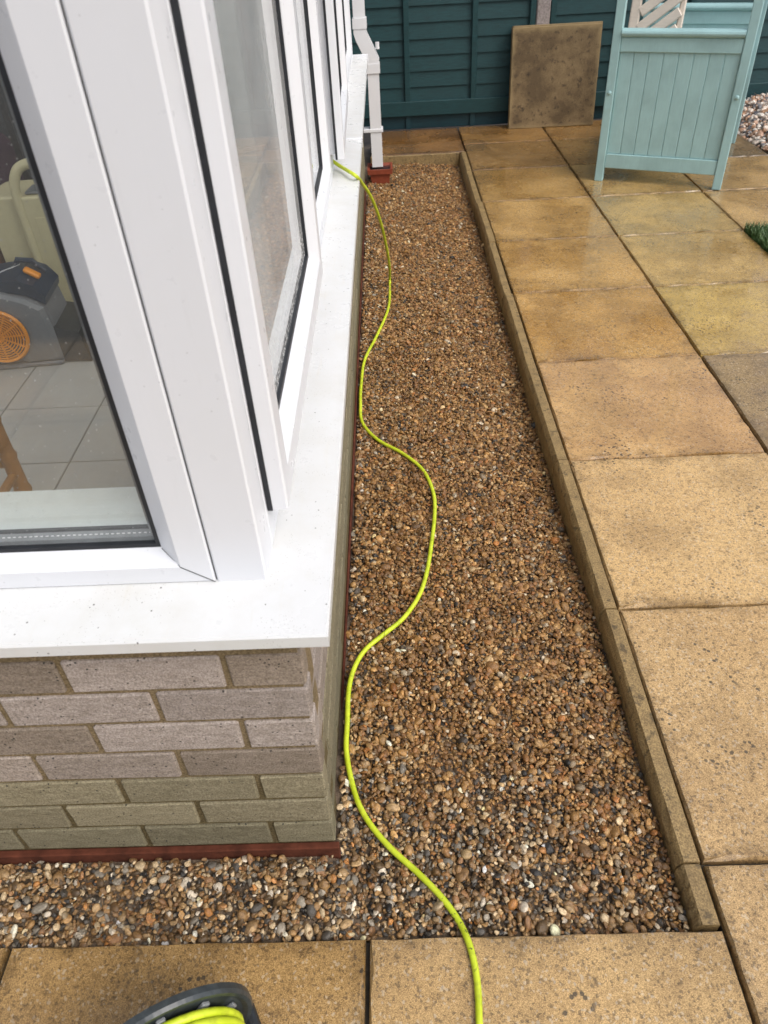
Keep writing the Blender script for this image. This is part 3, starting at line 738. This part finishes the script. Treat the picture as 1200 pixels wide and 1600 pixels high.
# ------------------------------------------------------------------ hose reel
ra = .487; rc = Vector((-.207, -.323, .221)); ru = Vector((math.cos(ra), math.sin(ra), 0)); rn = Vector((math.sin(ra), -math.cos(ra), 0)); RR = .12
reel = empty('hose_reel', (rc.x, rc.y, ZS), 'dark grey plastic reel wound with yellow hose at the near edge', 'hose reel')
rinv = Matrix.Translation((rc.x, rc.y, ZS)).inverted()
def rpart(mb, name, mat, parent=None, smooth=False):
    o = mb.obj(name, M_[mat], parent or reel, smooth)
    if parent is None: o.matrix_parent_inverse = rinv
    return o
fl1 = rpart(MB().lathe([(.02,.004),(.105,.004),(.112,.008),(.118,.008),(.1205,.003),(.1195,-.006),(.113,-.008),(.02,-.008)], rc, rn, 72), 'flange', 'reel', smooth=False)
for k in range(10):
    t = 2*math.pi*k/10+.2; dv = ru*math.cos(t)+Vector((0,0,1))*math.sin(t); tv = rn.cross(dv)
    mt = Matrix((( dv.x, tv.x, rn.x, 0),(dv.y, tv.y, rn.y, 0),(dv.z, tv.z, rn.z, 0),(0,0,0,1)))
    rpart(MB().cbox((.070,-.006,.0042), (.100,.006,.010), .0015, mtx=Matrix.Translation(rc) @ mt), 'rib', 'spacer', fl1)
rpart(MB().lathe([(.02,.128),(.112,.128),(.118,.131),(.1195,.138),(.113,.142),(.02,.142)], rc, rn, 72), 'flange', 'reel')
rpart(MB().lathe([(.055,.0045),(.055,.1275)], rc, rn, 40), 'drum', 'reel', smooth=True)
coil = []
for lay in range(4):
    r_ = .062+lay*.0112; n_t = 8.6
    for k in range(int(n_t*36)):
        t = 2*math.pi*k/36; h = .0115 + (.0128*k/36 if lay % 2 == 0 else .0128*8.6-.0128*k/36)
        coil.append(rc + rn*h + (ru*math.cos(t)+Vector((0,0,1))*math.sin(t))*(r_+.0008*math.sin(3*t+lay)))
rpart(MB().tube(coil, .0061, 8), 'hose_coil', 'hose', smooth=True)
# stand: two bent side frames and a crossbar
for h in (-.024, .160):
    c = rc + rn*h
    P_ = [c+ru*.105+Vector((0,0,-rc.z+ZS+.012)), c+ru*.06+Vector((0,0,-.06)), c, c-ru*.06+Vector((0,0,-.06)), c-ru*.105+Vector((0,0,-rc.z+ZS+.012))]
    rpart(MB().tube(catmull(P_, 6), .011, 10), 'stand_leg', 'black', smooth=True)
for s in (-1, 1):
    rpart(MB().cyl(rc+ru*(.105*s)+rn*-.03+Vector((0,0,-rc.z+ZS+.012)), rc+ru*(.105*s)+rn*.166+Vector((0,0,-rc.z+ZS+.012)), .012, n=12), 'stand_foot', 'black')
rpart(MB().cyl(rc-rn*.03, rc+rn*.165, .018, n=18), 'axle', 'black')

# ------------------------------------------------------------------ inside: air mover, dehumidifier, stool, curtain
FB = Vector((-1.285, 1.97, FZ))
fan = empty('air_mover', FB, 'grey carpet blower with orange grille and navy top on tiled floor', 'blower')
fx = Vector((math.cos(.10), math.sin(.10), 0)); fy = Vector((-math.sin(.10), math.cos(.10), 0))
fan.matrix_world = Matrix(((fx.x, fy.x, 0, FB.x), (fx.y, fy.y, 0, FB.y), (0,0,1,FB.z), (0,0,0,1)))
# volute outline in local X-Z
vol = []
for k in range(26):
    t = math.radians(-70 - k*9.2); r = .128+.028*k/25
    vol.append((r*math.cos(t)-.03, .145+r*math.sin(t)))
vol += [(.10,.262),(.155,.225),(.165,.150),(.165,.012),(.04,.010)]
def prism_bev(poly, y0, y1, b):
    c = Vector((sum(p[0] for p in poly)/len(poly), sum(p[1] for p in poly)/len(poly)))
    def ins(k): return [((p[0]-c.x)*(1-k)+c.x, (p[1]-c.y)*(1-k)+c.y) for p in poly]
    L = [(ins(b*5), y0), (ins(b), y0+.012), (poly, y0+.035), (poly, y1-.03), (ins(b*3), y1)]
    V = []; n = len(poly); Fs = []
    for (pl, y) in L: V += [(x, y, z) for (x, z) in pl]
    for i in range(len(L)-1): Fs += [(i*n+k, i*n+(k+1)%n, (i+1)*n+(k+1)%n, (i+1)*n+k) for k in range(n)]
    Fs += [list(range(n))[::-1], [(len(L)-1)*n+k for k in range(n)]]
    return MB().add(V, Fs)
prism_bev(vol, -.10, .15, .02).obj('housing', M_['grey_pl'], fan)
gr = MB().lathe([(.100,-.102),(.104,-.112),(.098,-.120),(.090,-.116),(.090,-.102)], (-.03,0,.137), (0,1,0), 48)
for r in np.linspace(.018, .084, 8): gr.lathe([(r-.0022,-.112),(r-.0022,-.118),(r+.0022,-.118),(r+.0022,-.112),(r-.0022,-.112)], (-.03,0,.137), (0,1,0), 36)
for k in range(6):
    t = math.pi*k/6
    mt = Matrix.Translation((-.03,0,.137)) @ Matrix.Rotation(-t, 4, 'Y'); gr.cbox((-.09,-.1165,-.003), (.09,-.111,.003), .0008, mtx=mt)
gr.obj('grille', M_['orange'], fan)
MB().lathe([(.0,-.1035),(.092,-.1035)], (-.03,0,.137), (0,1,0), 36).obj('fan_opening', M_['black'], fan)
cap_poly = [(-.16,.262),(-.12,.292),(-.03,.318),(.08,.325),(.135,.300),(.165,.255),(.160,.228),(.10,.268),(.02,.286),(-.06,.280),(-.13,.252)]
cp = MB().prism(cap_poly, lambda x, z: (x, -.075, z), lambda x, z: (x, .13, z)); cpo = cp.obj('top_cap', M_['navy'], fan)
slope = math.atan2(.045, .06)
MB().cbox((-.030,-.017,-.004), (.030,.017,.012), .008, 3, mtx=Matrix.Translation((.118,.005,.315)) @ Matrix.Rotation(.62, 4, 'Y')).obj('switch_knob', M_['orange'], fan)
MB().tube([(.04,.07,.318),(.06,.07,.348),(.11,.07,.340),(.145,.07,.296)], .010, 8).obj('carry_handle', M_['navy'], fan)
nz = MB().add([(.150,-.085,.006),(.150,-.085,.150),(.150,.140,.150),(.150,.140,.006),(.262,-.095,.002),(.245,-.095,.118),(.245,.155,.118),(.262,.155,.002),
               (.256,-.088,.010),(.240,-.088,.110),(.240,.148,.110),(.256,.148,.010),(.20,-.088,.02),(.20,-.088,.105),(.20,.148,.105),(.20,.148,.02)],
              [(0,1,5,4),(1,2,6,5),(2,3,7,6),(3,0,4,7),(4,5,9,8),(5,6,10,9),(6,7,11,10),(7,4,8,11),(8,9,13,12),(9,10,14,13),(10,11,15,14),(11,8,12,15),(12,13,14,15)])
nz.obj('outlet_nozzle', M_['black'], fan)
MB().cbox((-.15,-.105,.0), (.16,.15,.018), .006).obj('base', M_['grey_pl'], fan)
tcu = bpy.data.curves.new('logo', 'FONT'); tcu.body = 'Vacmaster'; tcu.size = .024; tcu.extrude = .0006; tcu.align_x = 'CENTER'
to = bpy.data.objects.new('logo_tmp', tcu); COL.objects.link(to); bpy.context.view_layer.update()
tme = bpy.data.meshes.new_from_object(to.evaluated_get(bpy.context.evaluated_depsgraph_get())); bpy.data.objects.remove(to)
tme.materials.clear()
lo_ = obj('lettering', tme, M_['white'], fan)
lo_.matrix_local = Matrix.Translation((.032,.035,.3275)) @ Matrix.Rotation(-.064, 4, 'Y') @ Matrix.Rotation(.75, 4, 'Z')

DB = Vector((-1.305, 2.425, FZ))
dh = empty('dehumidifier', DB, 'tall beige plastic dehumidifier with arched handle behind the blower', 'dehumidifier')
dh.matrix_world = Matrix.Translation(DB) @ Matrix.Rotation(.06, 4, 'Z')
prism_bev([(-.15,.025),(.155,.025),(.160,.06),(.160,.43),(.150,.465),(.12,.475),(-.12,.475),(-.145,.465),(-.15,.43)], -.055, .19, .010).obj('body', M_['beige'], dh)
rim = catmull([(.0,-.075,.03),(.0,-.075,.25),(.0,-.072,.46),(.006,-.068,.525),(.032,-.062,.572),(.075,-.058,.590),(.120,-.058,.586),(.160,-.062,.545),(.172,-.068,.47),(.172,-.075,.25),(.172,-.075,.03)], 8)
MB().tube(rim, [.019 if .05 < k/len(rim) < .95 else .017 for k in range(len(rim))], 12).obj('handle_rim', M_['beige'], dh, smooth=True)
MB().cbox((.010,-.084,.028), (.163,-.056,.478), .010, 3).obj('front_panel', M_['beige'], dh)
MB().cbox((.045,-.0875,.07), (.128,-.0842,.40), .0012).obj('front_door', M_['beige'], dh)
MB().cbox((.02,-.045,.4752), (.145,.06,.486), .004).obj('control_panel', M_['spacer'], dh)
for (x, y) in ((-.14,-.06),(.10,-.06),(-.14,.13),(.10,.13)): MB().cyl((x,y,.0),(x,y,.026),.018,n=12).obj('foot', M_['black'], dh)

sb_ = Vector((-.855, .905, FZ))
st = empty('bamboo_stool', sb_, 'brown bamboo stool leg standing on tiles just inside the front window', 'stool')
for (x, y) in ((0,0),(-.42,0),(-.42,-.36),(0,-.36)):
    pl = [(x+(.012 if x == 0 else -.012)*(1-k/9), y, .02+k*.05) for k in range(10)]
    MB().tube([(x, y, z) for z in [.012*k for k in range(36)]], [.0200+(.0035 if k % 9 == 4 else 0) for k in range(36)], 12).obj('leg', M_['bamboo'], st, smooth=True)
for a, b in (((0,0,.24),(-.42,0,.24)),((0,-.36,.24),(-.42,-.36,.24)),((0,0,.21),(0,-.36,.21)),((-.42,0,.21),(-.42,-.36,.21))):
    MB().cyl(a, b, .012, n=10).obj('rail', M_['bamboo'], st)
MB().cbox((-.44,-.38,.42), (.005,.005,.445), .008).obj('seat', M_['bamboo'], st)

cv = MB(); nseg = 60; V = []; 
for k in range(nseg+1):
    x = -2.0+k*(1.35/nseg); y = 2.98+.022*math.sin(k*1.05)
    V += [(x, y, FZ+.003), (x, y, 2.0), (x, y+.004, 2.0), (x, y+.004, FZ+.003)]
Fs = [(k*4+i, k*4+(i+1)%4, k*4+4+(i+1)%4, k*4+4+i) for k in range(nseg) for i in range(4)] + [(3,2,1,0), tuple(nseg*4+i for i in range(4))]
cv.add(V, Fs).obj('curtain', M_['curtain'], smooth=False, label='dark grey pleated curtain hanging behind the beige dehumidifier', cat='curtain')
bagm = MB(); bagm.cbox((-1.86,2.62,FZ), (-1.47,2.88,.72), .07, 4)
bagm.obj('cloth_bag', M_['purple'], smooth=True, label='dark purple cloth bag left of the beige dehumidifier', cat='bag')
cr = empty('wooden_crate', (-1.60, 2.32, FZ), 'brown wooden crate of white jars behind the blower', 'crate')
for (lo, hi, nm) in (((-.12,-.10,0),(.12,.10,.015),'base'), ((-.12,-.115,0.0),(.12,-.1005,.26),'side'), ((-.12,.1005,0.0),(.12,.115,.26),'side'), ((-.135,-.115,0),(-.1205,.115,.26),'side'), ((.1205,-.115,0),(.135,.115,.26),'side')):
    MB().cbox(lo, hi, .002).obj(nm, M_['wood'], cr)
for k, (x, y) in enumerate(((-.06,-.03),(.05,-.02),(.0,.05))):
    MB().lathe([(.0,.0),(.032,.0),(.034,.05),(.034,.2),(.022,.24),(.022,.26),(.0,.262)], (-1.60+x, 2.32+y, FZ+.016), (0,0,1), 20).obj('jar', M_['white'], smooth=True,
        label=['white jar at the left front of the wooden crate','white jar at the right front of the wooden crate','white jar at the back of the wooden crate'][k], cat='jar', group='jars in the wooden crate')

# ------------------------------------------------------------------ pebbles (geometry-node instances of a few stones)
protos = bpy.data.collections.new('stone_shapes')
for k in range(12):
    bm = bmesh.new(); r = random.Random(100+k)
    if k < 4:
        bmesh.ops.create_icosphere(bm, subdivisions=2, radius=1)
        ph = [Vector((r.gauss(0,1), r.gauss(0,1), r.gauss(0,1))) for _ in range(5)]
        for v in bm.verts:
            d = v.co.normalized(); s = 1
            for q in ph: s += .10*math.sin(1.3*d.dot(q)+q.x*3)
            v.co = d*s
    else:
        for _ in range(15):
            d = Vector((r.gauss(0,1), r.gauss(0,1), r.gauss(0,1))).normalized(); bm.verts.new(d*r.uniform(.85,1.1))
        bmesh.ops.convex_hull(bm, input=list(bm.verts))
        for v in [v for v in bm.verts if not v.link_faces]: bm.verts.remove(v)
        bmesh.ops.bevel(bm, geom=list(bm.edges), offset=.12, segments=2, affect='EDGES', profile=.6)
    me = bpy.data.meshes.new('stone'); bm.to_mesh(me); bm.free()
    for p in me.polygons: p.use_smooth = True
    me.materials.append(M_['pebble']); protos.objects.link(bpy.data.objects.new('stone_shape', me))

def stones(name, P, S, R, C, **k):
    n = len(P); me = bpy.data.meshes.new(name); me.vertices.add(n); me.vertices.foreach_set('co', np.asarray(P, dtype=np.float32).ravel())
    for nm, ty, arr, f in (('pscale','FLOAT_VECTOR',S,'vector'), ('prot','FLOAT_VECTOR',R,'vector'), ('pcol','FLOAT_COLOR',C,'color')):
        a = me.attributes.new(nm, ty, 'POINT'); a.data.foreach_set(f, np.asarray(arr, dtype=np.float32).ravel())
    a = me.attributes.new('pid', 'INT', 'POINT'); a.data.foreach_set('value', rng.integers(0, 12, n).astype(np.int32))
    o = obj(name, me, None, **k)
    ng = bpy.data.node_groups.new(name+'_nodes', 'GeometryNodeTree')
    ng.interface.new_socket('Geometry', in_out='INPUT', socket_type='NodeSocketGeometry'); ng.interface.new_socket('Geometry', in_out='OUTPUT', socket_type='NodeSocketGeometry')
    gi = ng.nodes.new('NodeGroupInput'); go = ng.nodes.new('NodeGroupOutput')
    ci = ng.nodes.new('GeometryNodeCollectionInfo'); ci.inputs['Collection'].default_value = protos; ci.inputs['Separate Children'].default_value = True; ci.inputs['Reset Children'].default_value = True
    ip = ng.nodes.new('GeometryNodeInstanceOnPoints'); ip.inputs['Pick Instance'].default_value = True
    def na(nm, ty):
        x = ng.nodes.new('GeometryNodeInputNamedAttribute'); x.data_type = ty; x.inputs['Name'].default_value = nm; return x.outputs['Attribute']
    L = ng.links.new
    L(gi.outputs[0], ip.inputs['Points']); L(ci.outputs[0], ip.inputs['Instance']); L(na('pid','INT'), ip.inputs['Instance Index'])
    L(na('prot','FLOAT_VECTOR'), ip.inputs['Rotation']); L(na('pscale','FLOAT_VECTOR'), ip.inputs['Scale']); L(ip.outputs[0], go.inputs[0])
    md = o.modifiers.new('stones', 'NODES'); md.node_group = ng
    return o

PAL = [(lin(166,126,74),.23),(lin(142,104,60),.21),(lin(182,144,92),.15),(lin(154,110,64),.12),(lin(116,88,56),.13),(lin(196,166,120),.07),(lin(142,124,98),.04),(lin(84,74,62),.03),(lin(50,46,40),.02),(lin(216,200,172),.02),(lin(168,112,58),.03)]
PALN = [(lin(158,124,80),.14),(lin(132,102,66),.14),(lin(178,148,106),.13),(lin(148,110,72),.08),(lin(104,84,58),.12),(lin(200,178,142),.10),(lin(140,132,118),.10),(lin(80,75,68),.08),(lin(48,45,42),.04),(lin(218,206,186),.05),(lin(178,124,68),.02)]
def pick(pal, n):
    c = np.array([p[0][:3] for p in pal]); w_ = np.array([p[1] for p in pal]); return c[rng.choice(len(pal), n, p=w_/w_.sum())]
def scatter(x0, x1, y0, y1, pitch):
    nx, ny = int((x1-x0)/pitch), int((y1-y0)/pitch)
    X, Y = np.meshgrid(np.arange(nx), np.arange(ny)); X = (X+.5*(Y % 2)).ravel(); Y = Y.ravel()
    return np.stack([x0+(X+rng.uniform(-.55,.55,X.size)+.5)*pitch, y0+(Y+rng.uniform(-.55,.55,Y.size)+.5)*pitch], 1)
def gravel():
    lay = []
    for (dz, pitch, smul) in ((-.0060,.0094,1.12), (-.0008,.0083,1.0)):
        a = scatter(.001, XK0-.002, YF+.001, 4.58, pitch); b = scatter(-.72, .009, YF+.001, -.010, pitch)
        q = np.concatenate([a, b]); lay.append(np.column_stack([q, np.full(len(q), dz), np.full(len(q), smul)]))
    q = np.concatenate(lay); n = len(q)
    z = np.array([gz(x, y) for x, y in q[:, :2]]) + q[:, 2] + rng.normal(0, .0022, n)
    # slow undulation
    z += .004*np.sin(q[:,0]*17+1)*np.sin(q[:,1]*9) + .003*np.sin(q[:,0]*31+q[:,1]*23)
    s = np.exp(rng.normal(math.log(.0045), .34, n))*q[:, 3]
    big = rng.random(n) < .012; s[big] *= 1.65; s = np.clip(s, .0026, .012)
    s *= np.where(q[:,1] < .2, .96, 1.0)
    S = np.stack([s*rng.uniform(.95,1.45,n), s*rng.uniform(.75,1.05,n), s*rng.uniform(.45,.8,n)], 1)
    R = np.stack([rng.normal(0,.45,n), rng.normal(0,.45,n), rng.uniform(0,6.283,n)], 1)
    # washed, greyer stones at the near end; muddier brown ones along the strip
    near = 1/(1+np.exp((q[:,1]-.16+.35*np.clip(q[:,0],0,.6)+.05*np.sin(q[:,0]*14))/.05))
    edge = np.exp(-np.clip(q[:,0],0,1)/.05)*.5
    m_ = rng.random(n) < np.clip(near+edge, 0, 1)
    C = np.where(m_[:, None], pick(PALN, n), pick(PAL, n)) * np.exp(rng.normal(0, .22, n))[:, None]
    C = np.clip(C*np.where(m_, 1.0, .92)[:, None], 0, .8)
    keep = (q[:,0] < XK0-.003)
    P = np.column_stack([q[:, :2], z])
    stones('gravel', P[keep], S[keep], R[keep], np.column_stack([C, np.ones(n)])[keep], kind='stuff', label='wet brown and grey pea gravel filling the strip beside the wall', cat='gravel')
gravel()

def stone_bed():
    a = np.concatenate([scatter(2.45, 3.6, 4.0, 5.17, .023) for _ in range(2)]); n = len(a)
    edge = np.clip((a[:,0]-2.43)/.25, 0, 1)
    z = ZS-.025 + .085*edge**.7 + .05*np.clip((a[:,1]-4.6)/.5, 0, 1) + rng.normal(0,.008,n)
    s = np.exp(rng.normal(math.log(.0140), .28, n))
    S = np.stack([s*rng.uniform(.95,1.4,n), s*rng.uniform(.8,1.05,n), s*rng.uniform(.5,.85,n)], 1)
    R = np.stack([rng.normal(0,.5,n), rng.normal(0,.5,n), rng.uniform(0,6.283,n)], 1)
    C = pick([(lin(226,212,200),.3),(lin(206,170,146),.2),(lin(190,150,120),.12),(lin(120,120,126),.14),(lin(86,88,96),.08),(lin(236,230,222),.16)], n)
    stones('decorative_stones', np.column_stack([a, z]), S, R, np.column_stack([C, np.ones(n)]), kind='stuff', label='pale pink and grey decorative stones heaped by the fence', cat='stones')
stone_bed()

# ------------------------------------------------------------------ lawn
MB().box((1.842, -1.5, 0), (6.0, 2.95, ZS-.012)).obj('lawn', M_['soil'], kind='structure')
def grass():
    n = 9000; x = 1.835+rng.random(n)**1.3*.42; y = 2.36+rng.random(n)*.60
    h = rng.uniform(.025,.065,n); a = rng.uniform(0,6.283,n); le = rng.uniform(.008,.040,n); wv = rng.uniform(.0012,.0024,n)
    V = np.zeros((n,5,3)); dx, dy = np.cos(a), np.sin(a)
    b = np.stack([x, y, np.full(n, ZS-.014)], 1); px = np.stack([-dy, dx, np.zeros(n)], 1)
    mid = b+np.stack([dx*le*.35, dy*le*.35, h*.6], 1); tip = b+np.stack([dx*le, dy*le, h], 1)
    V[:,0]=b-px*wv[:,None]; V[:,1]=b+px*wv[:,None]; V[:,2]=mid+px*wv[:,None]*.8; V[:,3]=mid-px*wv[:,None]*.8; V[:,4]=tip
    F = []
    for i in range(n): k = i*5; F += [(k,k+1,k+2,k+3),(k+3,k+2,k+4)]
    me = bpy.data.meshes.new('grass'); me.from_pydata(V.reshape(-1,3).tolist(), [], F); me.update()
    g_ = N('grass_blade'); v = g_.pos(); f = g_.noise(v, 60, 3)
    g_.base(g_.ramp(f, [(.3,(.035,.075,.018,1)),(.55,(.065,.13,.03,1)),(.75,(.12,.17,.05,1))])).rough(.5); g_.p.inputs['Subsurface Weight'].default_value = 0
    obj('grass', me, g_.m, kind='stuff', label='short green lawn grass at the right edge of the paving', cat='grass')
grass()
bpy.context.view_layer.update()
